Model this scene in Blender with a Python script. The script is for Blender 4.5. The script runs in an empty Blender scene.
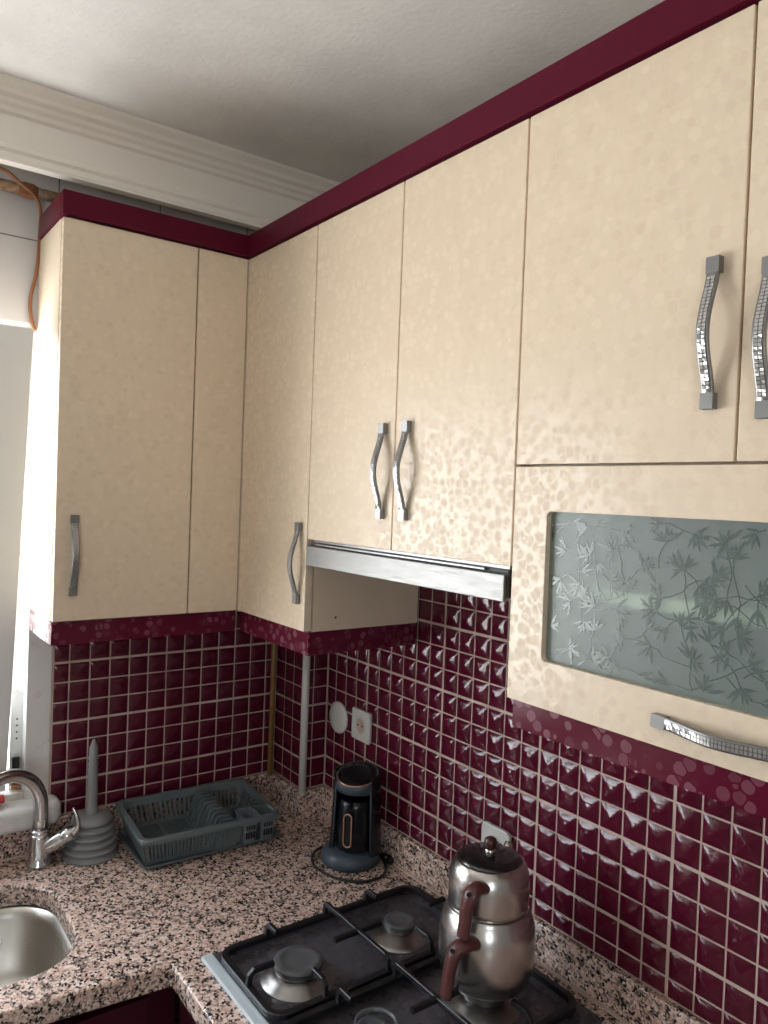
import bpy, bmesh, math, random
from mathutils import Vector, Matrix
random.seed(7)
PI = math.pi
C = bpy.context.scene.collection

# ------------------------------------------------------------------ helpers
class MB:
    """collects shapes, then links them as ONE mesh object"""
    def __init__(s):
        s.bm = bmesh.new()
    def face(s, vs, mi=0, smooth=False):
        try:
            f = s.bm.faces.new(vs)
        except ValueError:
            return None
        f.material_index = mi; f.smooth = smooth
        return f
    def box(s, x0, x1, y0, y1, z0, z1, mi=0, bev=0.0):
        b = bmesh.new()
        bmesh.ops.create_cube(b, size=1.0)
        for v in b.verts:
            v.co = Vector(((x0+x1)/2 + v.co.x*(x1-x0), (y0+y1)/2 + v.co.y*(y1-y0), (z0+z1)/2 + v.co.z*(z1-z0)))
        if bev > 0:
            bmesh.ops.bevel(b, geom=list(b.edges), offset=bev, segments=2, profile=.6, affect='EDGES')
        s.merge(b, mi)
    def merge(s, b, mi=None, M=None):
        m = {}
        for v in b.verts:
            m[v] = s.bm.verts.new(M @ v.co if M else v.co)
        for f in b.faces:
            s.face([m[v] for v in f.verts], f.material_index if mi is None else mi, f.smooth)
        b.free()
    def prism(s, poly, axis, a0, a1, mi=0, smooth=False, caps=True):
        """poly: list of 2D points; axis: 0,1,2 = extrude axis"""
        def P(p, a):
            if axis == 0: return (a, p[0], p[1])
            if axis == 1: return (p[0], a, p[1])
            return (p[0], p[1], a)
        A = [s.bm.verts.new(P(p, a0)) for p in poly]
        B = [s.bm.verts.new(P(p, a1)) for p in poly]
        n = len(poly)
        for i in range(n):
            s.face([A[i], A[(i+1) % n], B[(i+1) % n], B[i]], mi, smooth)
        if caps:
            s.face(A[::-1], mi); s.face(B, mi)
    def lathe(s, prof, cx=0, cy=0, n=48, mi=0, smooth=True, M=None, a0=0, a1=2*PI):
        rings = []
        full = abs(a1-a0-2*PI) < 1e-6
        k = n if full else n+1
        for r, z in prof:
            if r < 1e-6:
                co = Vector((cx, cy, z)); rings.append([s.bm.verts.new(M @ co if M else co)])
            else:
                ring = []
                for i in range(k):
                    t = a0+(a1-a0)*i/n
                    co = Vector((cx+r*math.cos(t), cy+r*math.sin(t), z))
                    ring.append(s.bm.verts.new(M @ co if M else co))
                rings.append(ring)
        for a, b in zip(rings, rings[1:]):
            for i in range(n):
                j = (i+1) % n if full else i+1
                if len(a) == 1 and len(b) == 1: continue
                if len(a) == 1: s.face([a[0], b[i], b[j]][::-1], mi, smooth)
                elif len(b) == 1: s.face([a[i], a[j], b[0]], mi, smooth)
                else: s.face([a[i], a[j], b[j], b[i]], mi, smooth)
    def tube(s, path, r, n=12, mi=0, caps=True, smooth=True, flat=None, closed=False):
        """path of points; r number or list; flat=(side_scale, other_scale) flattens the section"""
        P = [Vector(p) for p in path]; N = len(P)
        R = r if isinstance(r, (list, tuple)) else [r]*N
        rings = []; prev = None
        for i in range(N):
            if closed: t = (P[(i+1) % N]-P[i-1]).normalized()
            else: t = (P[min(i+1, N-1)]-P[max(i-1, 0)]).normalized()
            if prev is None:
                up = Vector((0, 0, 1)) if abs(t.z) < .95 else Vector((1, 0, 0))
                u = t.cross(up).normalized()
                if flat and len(flat) > 2: u = (Vector(flat[2])-t*t.dot(Vector(flat[2]))).normalized()
            else:
                u = (prev - t*prev.dot(t)).normalized()
            prev = u; w = t.cross(u)
            fa, fb = (flat[0], flat[1]) if flat else (1, 1)
            rings.append([s.bm.verts.new(P[i] + u*(R[i]*fa*math.cos(2*PI*k/n)) + w*(R[i]*fb*math.sin(2*PI*k/n))) for k in range(n)])
        pairs = list(zip(rings, rings[1:])) + ([(rings[-1], rings[0])] if closed else [])
        for a, b in pairs:
            for k in range(n):
                s.face([a[k], a[(k+1) % n], b[(k+1) % n], b[k]], mi, smooth)
        if caps and not closed:
            s.face(rings[0][::-1], mi); s.face(rings[-1], mi)
    def bar(s, path, w, h, mi=0, closed=False):
        """rectangular bar along a path; width w horizontal, height h"""
        P = [Vector(p) for p in path]; N = len(P); rings = []
        for i in range(N):
            if closed: t = (P[(i+1) % N]-P[i-1]).normalized()
            else: t = (P[min(i+1, N-1)]-P[max(i-1, 0)]).normalized()
            th = Vector((t.x, t.y, 0))
            if th.length < .2:
                th = Vector((P[-1].x-P[0].x, P[-1].y-P[0].y, 0))
            th.normalize()
            sd = Vector((-th.y, th.x, 0)); up = sd.cross(t).normalized()
            if up.length < .1: up = Vector((0, 0, 1))
            c = .28
            rings.append([s.bm.verts.new(P[i]+sd*(w/2*a)+up*(h/2*b)) for a, b in
                          ((-1, -1+c), (-1+c, -1), (1-c, -1), (1, -1+c), (1, 1-c), (1-c, 1), (-1+c, 1), (-1, 1-c))])
        pairs = list(zip(rings, rings[1:])) + ([(rings[-1], rings[0])] if closed else [])
        for a, b in pairs:
            for k in range(8):
                s.face([a[k], a[(k+1) % 8], b[(k+1) % 8], b[k]], mi)
        if not closed:
            s.face(rings[0][::-1], mi); s.face(rings[-1], mi)
    def build(s, name, mats, parent=None, local=False, bevel=0, fixn=True):
        if fixn: bmesh.ops.recalc_face_normals(s.bm, faces=list(s.bm.faces))
        me = bpy.data.meshes.new(name)
        s.bm.to_mesh(me); s.bm.free()
        if not isinstance(mats, (list, tuple)): mats = [mats]
        for m in mats: me.materials.append(m)
        o = bpy.data.objects.new(name, me); C.objects.link(o)
        if parent:
            o.parent = parent
            if not local:
                off = Vector((0, 0, 0)); q = parent
                while q: off += q.location; q = q.parent
                me.transform(Matrix.Translation(-off))
        if bevel:
            b = o.modifiers.new('bevel', 'BEVEL'); b.width = bevel; b.segments = 2; b.limit_method = 'ANGLE'; b.angle_limit = math.radians(40)
        return o

def tag(o, label=None, cat=None, group=None, kind=None):
    if label: o['label'] = label
    if cat: o['category'] = cat
    if group: o['group'] = group
    if kind: o['kind'] = kind
    return o
def thing(name, label, cat, loc=(0, 0, 0), rz=0, group=None):
    o = bpy.data.objects.new(name, None); C.objects.link(o)
    o.location = loc; o.rotation_euler = (0, 0, rz); o.empty_display_size = .05
    return tag(o, label, cat, group)
def rrect(x0, x1, y0, y1, r, n=6):
    pts = []
    for cx, cy, a in ((x1-r, y1-r, 0), (x0+r, y1-r, 90), (x0+r, y0+r, 180), (x1-r, y0+r, 270)):
        for i in range(n+1):
            t = math.radians(a+90*i/n); pts.append((cx+r*math.cos(t), cy+r*math.sin(t)))
    return pts

# ------------------------------------------------------------------ materials
class NT:
    def __init__(s, name):
        s.m = bpy.data.materials.new(name); s.m.use_nodes = True
        s.t = s.m.node_tree; s.b = s.t.nodes['Principled BSDF']; s.out = s.t.nodes['Material Output']
    def n(s, kind, **kw):
        k = s.t.nodes.new(kind)
        for a, v in kw.items(): setattr(k, a, v)
        return k
    def l(s, a, b): s.t.links.new(a, b)
    def set(s, **kw):
        for k, v in kw.items():
            s.b.inputs[k.replace('_', ' ')].default_value = v
    def coord(s, scale=(1, 1, 1)):
        tc = s.n('ShaderNodeTexCoord'); mp = s.n('ShaderNodeMapping'); mp.inputs['Scale'].default_value = scale
        s.l(tc.outputs['Object'], mp.inputs['Vector']); return mp.outputs['Vector']
    def world(s):
        return s.n('ShaderNodeNewGeometry').outputs['Position']
    def ramp(s, fac, stops, interp='LINEAR'):
        r = s.n('ShaderNodeValToRGB'); r.color_ramp.interpolation = interp
        while len(r.color_ramp.elements) < len(stops): r.color_ramp.elements.new(.5)
        for e, (p, c) in zip(r.color_ramp.elements, stops):
            e.position = p; e.color = (c, c, c, 1) if isinstance(c, (int, float)) else (*c, 1)
        s.l(fac, r.inputs['Fac']); return r.outputs['Color']
    def noise(s, vec, scale, detail=3, rough=.5):
        k = s.n('ShaderNodeTexNoise'); k.inputs['Scale'].default_value = scale
        k.inputs['Detail'].default_value = detail; k.inputs['Roughness'].default_value = rough
        s.l(vec, k.inputs['Vector']); return k.outputs['Fac']
    def mix(s, fac, a, b, mode='MIX'):
        k = s.n('ShaderNodeMix', data_type='RGBA', blend_type=mode)
        for sock, v in ((k.inputs[0], fac), (k.inputs[6], a), (k.inputs[7], b)):
            if isinstance(v, (int, float)): sock.default_value = v
            elif isinstance(v, tuple): sock.default_value = (*v, 1)
            else: s.l(v, sock)
        return k.outputs[2]
    def bump(s, h, strength=.2, dist=.002):
        k = s.n('ShaderNodeBump'); k.inputs['Strength'].default_value = strength; k.inputs['Distance'].default_value = dist
        s.l(h, k.inputs['Height']); s.l(k.outputs['Normal'], s.b.inputs['Normal'])

def plain(name, col, rough=.4, metal=0, **kw):
    t = NT(name); t.set(Base_Color=(*col, 1), Roughness=rough, Metallic=metal, **kw); return t.m

def pebble(name, base, peb, r_gap, r_lo, r_hi, scale, spec=.5, per_cell=0.0, bump=0, cut=.46):
    t = NT(name); v = t.world()
    d = t.n('ShaderNodeTexVoronoi', feature='DISTANCE_TO_EDGE'); d.inputs['Scale'].default_value = scale
    f = t.n('ShaderNodeTexVoronoi', feature='F1'); f.inputs['Scale'].default_value = scale
    t.l(v, d.inputs['Vector']); t.l(v, f.inputs['Vector'])
    m = t.ramp(d.outputs['Distance'], [(.045, 0), (.065, 1)])
    m2 = t.ramp(f.outputs['Distance'], [(cut, 1), (cut+.03, 0)])
    mk = t.mix(1.0, m, m2, 'MULTIPLY')
    sep = t.n('ShaderNodeSeparateColor'); t.l(f.outputs['Color'], sep.inputs['Color'])
    if per_cell:
        some = t.ramp(sep.outputs['Green'], [(per_cell, 0), (per_cell+.15, 1)])
        mk = t.mix(1.0, mk, some, 'MULTIPLY')
    cellr = t.ramp(sep.outputs['Red'], [(0, r_lo), (1, r_hi)])
    rg = t.mix(mk, (r_gap,)*3, cellr)
    t.l(rg, t.b.inputs['Roughness'])
    shade = t.mix(sep.outputs['Blue'], peb, base)
    cl = t.mix(mk, base, shade)
    t.l(cl, t.b.inputs['Base Color'])
    t.b.inputs['Specular IOR Level'].default_value = spec
    if bump: t.bump(mk, bump, .0005)
    return t.m

M = {}
M['cream'] = pebble('cream pebble laminate', (.77, .64, .485), (.70, .565, .425), .27, .46, .58, 63, .42, cut=.54)
M['cream_plain'] = plain('cream board', (.74, .62, .475), .42)
M['cream_edge'] = plain('cream edge band', (.66, .52, .38), .35)
M['maroon'] = pebble('maroon pebble laminate', (.105, .0065, .024), (.20, .05, .085), .14, .22, .5, 52, .36, .10, .05, .44)
M['maroon_flat'] = plain('maroon gloss board', (.095, .006, .021), .3)
M['maroon_flat'].node_tree.nodes['Principled BSDF'].inputs['Specular IOR Level'].default_value = .10
def tile_mat():
    t = NT('maroon glazed tile'); v = t.world()
    c = t.mix(t.noise(v, 9, 3), (.108, .0055, .023), (.082, .0045, .020))
    t.l(c, t.b.inputs['Base Color']); t.set(Roughness=.13, IOR=1.52)
    t.bump(t.noise(v, 70, 2), .10, .0015)
    return t.m
M['tile'] = tile_mat()
def grout():
    t = NT('beige grout'); v = t.world()
    c = t.mix(t.ramp(t.noise(v, 14, 4), [(.4, 0), (.65, 1)]), (.66, .52, .45), (.52, .38, .31))
    t.l(c, t.b.inputs['Base Color']); t.set(Roughness=.85); return t.m
M['grout'] = grout()
def granite():
    t = NT('pink granite'); v = t.world()
    vo = t.n('ShaderNodeTexVoronoi', feature='F1'); vo.inputs['Scale'].default_value = 225; vo.inputs['Randomness'].default_value = 1
    nz = t.n('ShaderNodeTexNoise'); nz.inputs['Scale'].default_value = 130; nz.inputs['Detail'].default_value = 2
    t.l(v, nz.inputs['Vector'])
    va = t.n('ShaderNodeVectorMath', operation='MULTIPLY_ADD')
    va.inputs[1].default_value = (.006, .006, .006); t.l(nz.outputs['Color'], va.inputs[0]); t.l(v, va.inputs[2])
    t.l(va.outputs[0], vo.inputs['Vector'])
    sep = t.n('ShaderNodeSeparateColor'); t.l(vo.outputs['Color'], sep.inputs['Color'])
    base = t.ramp(sep.outputs['Red'], [(0, (.55, .36, .29)), (.35, (.68, .465, .38)), (.7, (.78, .60, .515)), (1, (.86, .76, .70))])
    cl = t.noise(v, 62, 3, .6)
    k = t.n('ShaderNodeMath', operation='MULTIPLY_ADD'); k.inputs[1].default_value = .42
    t.l(sep.outputs['Green'], k.inputs[0]); t.l(cl, k.inputs[2])
    dark = t.ramp(k.outputs[0], [(.735, 0), (.755, 1)])
    black = t.ramp(sep.outputs['Blue'], [(.50, 0), (.62, 1)])
    dk = t.mix(black, (.25, .195, .17), (.026, .022, .022))
    c = t.mix(dark, base, dk)
    t.l(c, t.b.inputs['Base Color']); t.set(Roughness=.27); return t.m
M['granite'] = granite()
def brushed(name, col, r0, r1, scale):
    t = NT(name); v = t.coord(scale)
    n = t.noise(v, 1, 4)
    t.l(t.ramp(n, [(.3, r0), (.7, r1)]), t.b.inputs['Roughness'])
    t.set(Base_Color=(*col, 1), Metallic=1.0); return t.m
M['steel'] = brushed('brushed steel', (.62, .595, .56), .24, .27, (3, 3, 60))
M['steel_hood'] = brushed('hood steel', (.23, .227, .22), .40, .55, (500, 20, 500))
M['steel_sink'] = brushed('sink steel', (.56, .54, .50), .27, .42, (60, 60, 60))
M['chrome'] = plain('chrome', (.62, .62, .63), .14, 1)
M['handle_metal'] = plain('satin grey metal', (.27, .27, .27), .36, .85)
M['mosaic'] = plain('mirror mosaic', (.52, .51, .50), .26, .6)
M['mosaic_gap'] = plain('mosaic gap', (.03, .03, .03), .6)
def enamel():
    t = NT('dark hob enamel'); v = t.world()
    c = t.mix(t.ramp(t.noise(v, 11, 4), [(.35, 0), (.7, 1)]), (.062, .058, .068), (.110, .102, .115))
    t.l(c, t.b.inputs['Base Color']); t.l(t.ramp(t.noise(v, 30, 4), [(.3, .20), (.7, .36)]), t.b.inputs['Roughness'])
    return t.m
M['enamel'] = enamel()
M['cast'] = plain('black cast iron', (.009, .009, .010), .42)
M['hob_edge'] = plain('steel strip with painted reflection', (.70, .79, .83), .35, .25)  # pale blue base colour paints in the reflected window light
M['burner_alu'] = brushed('burner aluminium', (.33, .32, .31), .28, .42, (70, 70, 70))
M['cap'] = plain('burner cap enamel', (.10, .105, .11), .34)
M['brown'] = plain('brown bakelite', (.105, .033, .03), .34)
M['black'] = plain('black plastic', (.008, .009, .011), .22)
M['black_soft'] = plain('black rubber', (.012, .012, .012), .5)
M['slate'] = plain('slate blue plastic', (.055, .078, .10), .40)
M['copper'] = plain('copper trim', (.80, .42, .28), .28, .9)
M['grey_plastic'] = plain('grey blue plastic', (.135, .165, .175), .30)
M['grey_rubber'] = plain('grey plunger plastic', (.25, .255, .26), .42)
M['white_plastic'] = plain('white plastic', (.72, .72, .69), .35)
M['pvc'] = plain('white window paint', (.86, .86, .845), .38)
M['marble'] = plain('white marble', (.72, .71, .68), .3)
def dirty_pvc():
    t = NT('aged white frame'); v = t.world()
    c = t.mix(t.ramp(t.noise(v, 16, 5, .6), [(.56, 0), (.75, 1)]), (.84, .835, .815), (.55, .48, .40))
    t.l(c, t.b.inputs['Base Color']); t.set(Roughness=.4); return t.m
M['pvc_old'] = dirty_pvc()
def marble():
    t = NT('white marble sill'); v = t.world()
    c = t.mix(t.ramp(t.noise(v, 10, 6, .65), [(.5, 0), (.72, 1)]), (.84, .83, .81), (.60, .59, .56))
    t.l(c, t.b.inputs['Base Color']); t.set(Roughness=.28); return t.m
M['marble'] = marble()
def plaster(name, a, b, sc, bs):
    t = NT(name); v = t.world()
    n1 = t.noise(v, sc, 5, .6)
    c = t.mix(t.ramp(n1, [(.38, 0), (.68, 1)]), a, b)
    t.l(c, t.b.inputs['Base Color']); t.set(Roughness=.85)
    t.bump(t.noise(v, 90, 4, .65), bs, .004); return t.m
M['ceiling'] = plaster('ceiling plaster', (.80, .79, .765), (.67, .66, .64), 3.2, .32)
M['wall'] = plaster('wall paint', (.44, .42, .39), (.40, .38, .35), 3, .08)
M['pelmet'] = plain('white gloss paint', (.82, .775, .71), .38)
M['outside'] = plaster('outside render', (.62, .60, .56), (.55, .53, .49), 2, .1)
def floor():
    t = NT('floor tiles'); v = t.world()
    br = t.n('ShaderNodeTexBrick'); br.offset = 0
    for k, val in (('Scale', 1.0), ('Mortar Size', .004), ('Brick Width', .33), ('Row Height', .33)): br.inputs[k].default_value = val
    br.inputs['Color1'].default_value = (.36, .31, .26, 1); br.inputs['Color2'].default_value = (.33, .29, .24, 1); br.inputs['Mortar'].default_value = (.25, .22, .19, 1)
    t.l(v, br.inputs['Vector']); t.l(br.outputs['Color'], t.b.inputs['Base Color']); t.set(Roughness=.35); return t.m
M['floor'] = floor()
def pale_tile():
    t = NT('pale wall tile'); v = t.world()
    sw = t.n('ShaderNodeSeparateXYZ'); t.l(v, sw.inputs[0]); cb = t.n('ShaderNodeCombineXYZ')
    ax = t.n('ShaderNodeMath', operation='ADD'); ax.inputs[1].default_value = 3.22
    az = t.n('ShaderNodeMath', operation='ADD'); az.inputs[1].default_value = -2.365+3.0
    t.l(sw.outputs['X'], ax.inputs[0]); t.l(sw.outputs['Z'], az.inputs[0]); t.l(ax.outputs[0], cb.inputs['X']); t.l(az.outputs[0], cb.inputs['Y'])
    br = t.n('ShaderNodeTexBrick'); br.offset = 0
    for k, val in (('Scale', 1.0), ('Mortar Size', .0016), ('Brick Width', .25), ('Row Height', .20), ('Mortar Smooth', 0)): br.inputs[k].default_value = val
    br.inputs['Color1'].default_value = (.60, .575, .56, 1); br.inputs['Color2'].default_value = (.57, .55, .54, 1); br.inputs['Mortar'].default_value = (.16, .15, .14, 1)
    t.l(cb.outputs[0], br.inputs['Vector'])
    c = t.mix(t.ramp(t.noise(v, 14, 4), [(.45, 0), (.8, .35)]), br.outputs['Color'], (.48, .45, .43))
    t.l(c, t.b.inputs['Base Color']); t.set(Roughness=.3); return t.m
M['pale_tile'] = pale_tile()
def rusty():
    t = NT('old painted pipe'); v = t.world()
    c = t.mix(t.ramp(t.noise(v, 40, 5, .65), [(.42, 0), (.6, 1)]), (.62, .48, .36), (.36, .17, .07))
    t.l(c, t.b.inputs['Base Color']); t.set(Roughness=.55); return t.m
M['rusty'] = rusty()
M['rust_dark'] = plain('rusty fitting', (.23, .085, .03), .6)
M['ochre'] = plain('ochre painted pipe', (.30, .17, .055), .4)
M['cable'] = plain('orange brown cable', (.30, .115, .04), .4)
M['red'] = plain('red plastic', (.55, .03, .035), .35)
M['filter'] = plain('hood filter', (.35, .35, .34), .45, .8)
M['base_door'] = plain('dark maroon base door', (.055, .006, .016), .3)
def frosted():
    t = NT('frosted glass'); v = t.world()
    t.set(Base_Color=(.76, .90, .86, 1), Roughness=.36, IOR=1.45, Transmission_Weight=.88)
    t.b.inputs['Specular IOR Level'].default_value = .5
    return t.m
M['frost'] = frosted()
M['leaf'] = plain('etched leaf', (.115, .15, .138), .2)
def pane():
    t = NT('window pane')
    tr = t.n('ShaderNodeBsdfTransparent'); gl = t.n('ShaderNodeBsdfGlossy'); gl.inputs['Roughness'].default_value = .02
    mx = t.n('ShaderNodeMixShader'); mx.inputs[0].default_value = .05; t.l(tr.outputs[0], mx.inputs[1]); t.l(gl.outputs[0], mx.inputs[2])
    t.l(mx.outputs[0], t.out.inputs['Surface']); return t.m
M['pane'] = pane()

# ------------------------------------------------------------------ key dimensions
YW = .968            # back wall (window wall)
CT = .88             # worktop height
UP = .957            # top of the granite upstand
XF = -.3256          # front of the right bank of wall cabinets
YF = .726            # front of the left bank
ZT, ZB = 2.362, 1.483
CHX, CHY = -.0772, .7964
CEIL = 2.63
WX0, WX1, WZ0, WZ1 = -2.55, -.7066, 1.0, 2.168
XL, YB = -3.25, -2.7

# ------------------------------------------------------------------ room shell
m = MB(); m.box(XL-.1, .1, YB-.1, YW+.3, -.1, 0)
tag(m.build('floor', M['floor']), kind='structure')
m = MB(); m.box(XL-.1, .1, YB-.1, YW+.3, CEIL, CEIL+.1)
tag(m.build('ceiling', M['ceiling']), kind='structure')
wb = MB()
T = .26
wb.box(WX1, .1, YW, YW+T, 0, CEIL)
wb.box(WX0, WX1, YW, YW+T, 0, WZ0-.03)
wb.box(WX0, WX1, YW, YW+T, WZ1, CEIL)
wb.box(XL-.1, WX0, YW, YW+T, 0, CEIL)
wall_back = tag(wb.build('wall_back', M['wall']), kind='structure')
m = MB(); m.box(XL, -.004, YW-.006, YW, WZ1, CEIL-.002)
m.build('tile_cladding', M['pale_tile'], wall_back)
m = MB(); m.box(0, .1, YB-.1, YW, 0, CEIL)
wall_right = tag(m.build('wall_right', M['wall']), kind='structure')
m = MB(); m.box(XL-.1, XL, YB-.1, YW, 0, CEIL)
tag(m.build('wall_left', M['wall']), kind='structure')
FX0, FX1, FZ0, FZ1 = -2.8, -2.0, 1.05, 2.1  # opening for the added fill-light window
m = MB()
m.box(XL, FX0, YB-.1, YB, 0, CEIL); m.box(FX1, 0, YB-.1, YB, 0, CEIL)
m.box(FX0, FX1, YB-.1, YB, 0, FZ0); m.box(FX0, FX1, YB-.1, YB, FZ1, CEIL)
tag(m.build('wall_front', M['wall']), kind='structure')
# pipe chase in the corner
m = MB(); m.box(CHX, 0, CHY, YW, 0, ZB-.03)
chase = tag(m.build('wall_corner', M['grout']), kind='structure')

# ---- tile relief
def tile_field(mb, P, u0, u1, v0, v1, ul, vl, thick_u, thick_v, sub=8):
    """P(u,v,h) -> world point; ul / vl sorted grid lines"""
    us = [u0]+[u for u in ul if u0+.004 < u < u1-.004]+[u1]
    vs = [v0]+[v for v in vl if v0+.004 < v < v1-.004]+[v1]
    def gap(x, thick):
        return .0031 if any(abs(x-t) < .002 for t in thick) else .0017
    for a, b in zip(us, us[1:]):
        for c, d in zip(vs, vs[1:]):
            ga, gb, gc, gd = gap(a, thick_u), gap(b, thick_u), gap(c, thick_v), gap(d, thick_v)
            A, B, Cc, D = a+ga, b-gb, c+gc, d-gd
            if B-A < .006 or D-Cc < .006: continue
            ox, oy = random.uniform(-.10, .10), random.uniform(-.10, .10)
            hh = random.uniform(.0044, .0058)
            tu, tv = random.gauss(0, .0004), random.gauss(0, .0004)
            grid = []
            for i in range(sub+1):
                row = []
                for j in range(sub+1):
                    p, q = 2*i/sub-1, 2*j/sub-1
                    pp, qq = p-ox*(1-abs(p)), q-oy*(1-abs(q))
                    mx = max(abs(pp), abs(qq)); sm = (abs(pp)**4+abs(qq)**4)**.25
                    mm = .5*mx+.5*min(sm, 1)
                    h = .0016+hh*(1-min(1, mm)**1.08) + tu*p + tv*q
                    if mx > .99: h = .0006
                    else: h += .00058*math.cos(2*PI*mm*1.5)
                    row.append(mb.bm.verts.new(P(A+(B-A)*i/sub, Cc+(D-Cc)*j/sub, h)))
                grid.append(row)
            for i in range(sub):
                for j in range(sub):
                    v = [grid[i][j], grid[i+1][j], grid[i+1][j+1], grid[i][j+1]]
                    ii, jj = i+.5-sub/2, j+.5-sub/2
                    if ii*jj > 0:
                        mb.face([v[0], v[1], v[2]], 0, True); mb.face([v[0], v[2], v[3]], 0, True)
                    else:
                        mb.face([v[0], v[1], v[3]], 0, True); mb.face([v[1], v[2], v[3]], 0, True)
rows = [1.19+.05*k for k in range(-8, 14)]
trow = [1.19+.15*k for k in range(-4, 6)]
ycol = [.05*k for k in range(-30, 20)]
tycol = [.3*k for k in range(-5, 4)]
# right wall
YE = -1.30
m = MB(); m.box(-.004, 0, YE, CHY, UP-.06, ZB+.22)
m.build('grout_bed', M['grout'], wall_right)
m = MB()
tile_field(m, lambda u, v, h: (-.004-h, u, v), YE, CHY-.004, UP, ZB+.22, ycol, rows, tycol, trow)
m.build('glazed_tiles', M['tile'], wall_right, fixn=False)
# back wall
xcol = [-.665+.05*k for k in range(0, 14)]
txcol = [-.665+.3*k for k in (0, 1, 2)]
m = MB(); m.box(WX1, CHX, YW-.004, YW, UP-.06, ZB+.02)
m.build('grout_bed', M['grout'], wall_back)
m = MB()
tile_field(m, lambda u, v, h: (u, YW-.004-h, v), WX1+.004, CHX-.001, UP, ZB+.02, xcol, rows, [], trow)
m.build('glazed_tiles', M['tile'], wall_back, fixn=False)
# chase faces
m = MB()
tile_field(m, lambda u, v, h: (CHX-.001-h, u, v), CHY, YW-.006, UP, ZB-.035, [CHY+.05*k+.012 for k in range(5)], rows, [], trow)
tile_field(m, lambda u, v, h: (u, CHY-.001-h, v), CHX, -.006, UP, ZB-.035, [-.051], rows, [], trow)
m.build('glazed_tiles', M['tile'], chase, fixn=False)

# ---- pelmet board hung from the ceiling in front of the window wall
prof = [(.86, 2.63), (.745, 2.63), (.745, 2.622), (.760, 2.612), (.763, 2.603), (.775, 2.598), (.778, 2.590), (.787, 2.585), (.790, 2.576),
        (.800, 2.572), (.802, 2.512), (.796, 2.508), (.794, 2.500), (.800, 2.494), (.797, 2.484), (.792, 2.480), (.792, 2.472), (.806, 2.470), (.82, 2.472), (.82, 2.60), (.86, 2.60)]
m = MB(); m.prism(prof, 0, XL, 0)
tag(m.build('trim_1', M['pelmet']), kind='structure')

# ------------------------------------------------------------------ window
win = bpy.data.objects.new('window_1', None); C.objects.link(win); win.location = (-1.85, YW+.03, WZ0); win['kind'] = 'structure'
FY0, FY1 = YW-.006, YW+.07
m = MB()
jw = .0557
# L-shaped jambs with an inner rabbet
m.box(WX1-jw, WX1, FY0, FY1, WZ0-.03, WZ1, 0, .0015); m.box(WX1-jw-.028, WX1-jw, FY0+.038, FY1, WZ0-.03, WZ1, 0, .001)
m.box(WX0, WX0+jw, FY0, FY1, WZ0-.03, WZ1, 0, .0015)
m.box(WX0+jw, WX1-jw, FY0, FY1, WZ1-.025, WZ1, 0, .0015); m.box(WX0+jw, WX1-jw, FY0+.005, FY1, WZ0-.03, WZ0+.03, 0, .0015)
m.box(-1.40, -1.345, FY0, FY1, WZ0+.03, WZ1-.025, 0, .0015); m.box(-2.21, -2.155, FY0, FY1, WZ0+.03, WZ1-.025, 0, .0015)
for k in range(4):
    m.lathe([(0, 0), (.0022, 0), (.0022, .001), (0, .001)], n=8, mi=1,
            M=Matrix.Translation((WX1-jw-.013, FY0+.038, 1.155+.016*k)) @ Matrix.Rotation(PI/2, 4, 'X'))
m.build('window_frame', [M['pvc_old'], M['black_soft']], win)
m = MB(); m.box(WX1-jw-.024, WX1-jw-.006, FY0+.028, FY0+.038, 1.045, 1.11, 0, .002); m.box(WX1-jw-.02, WX1-jw-.010, FY0+.022, FY0+.03, 1.06, 1.085, 1, .002)
m.box(WX1-jw-.026, WX1-jw-.004, FY0+.02, FY0+.038, 1.035, 1.043, 2, .002)
m.build('lock_keeper', [M['black'], M['chrome'], M['rusty']], win)
# tilted sash (hinged along its bottom edge)
SX0, SX1, SH = -1.345, -.80, 1.105
sash = bpy.data.objects.new('tilted_sash', None); C.objects.link(sash); sash.parent = win
sash.location = Vector((0, YW+.012, 1.035))-win.location; sash.rotation_euler = (math.radians(9.4), 0, 0)
m = MB(); st = .082; th = .045
m.box(SX0, SX0+st, -.0, th, 0, SH, 0, .003); m.box(SX1-st, SX1, 0, th, 0, SH, 0, .003)
m.box(SX0+st, SX1-st, 0, th, 0, st, 0, .003); m.box(SX0+st, SX1-st, 0, th, SH-st, SH, 0, .003)
m.build('sash_frame', M['pvc'], sash, local=True)
m = MB(); m.box(SX0+st, SX1-st, .018, .022, st, SH-st)
m.build('glass_pane', M['pane'], sash, local=True)
m = MB(); m.box(WX0+jw, -2.21, FY0+.03, FY0+.034, WZ0+.03, WZ1-.025); m.box(-2.155, -1.40, FY0+.03, FY0+.034, WZ0+.03, WZ1-.025)
m.build('glass_pane', M['pane'], win)
# sill
sillp = rrect(-2.60, -.684, .902, 1.03, .03)
m = MB(); m.prism(sillp, 2, UP, 1.013)
sill = m.build('window_sill', M['marble']); sill['kind'] = 'structure'
b = sill.modifiers.new('bevel', 'BEVEL'); b.width = .016; b.segments = 4; b.limit_method = 'ANGLE'; b.angle_limit = math.radians(50)
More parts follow.
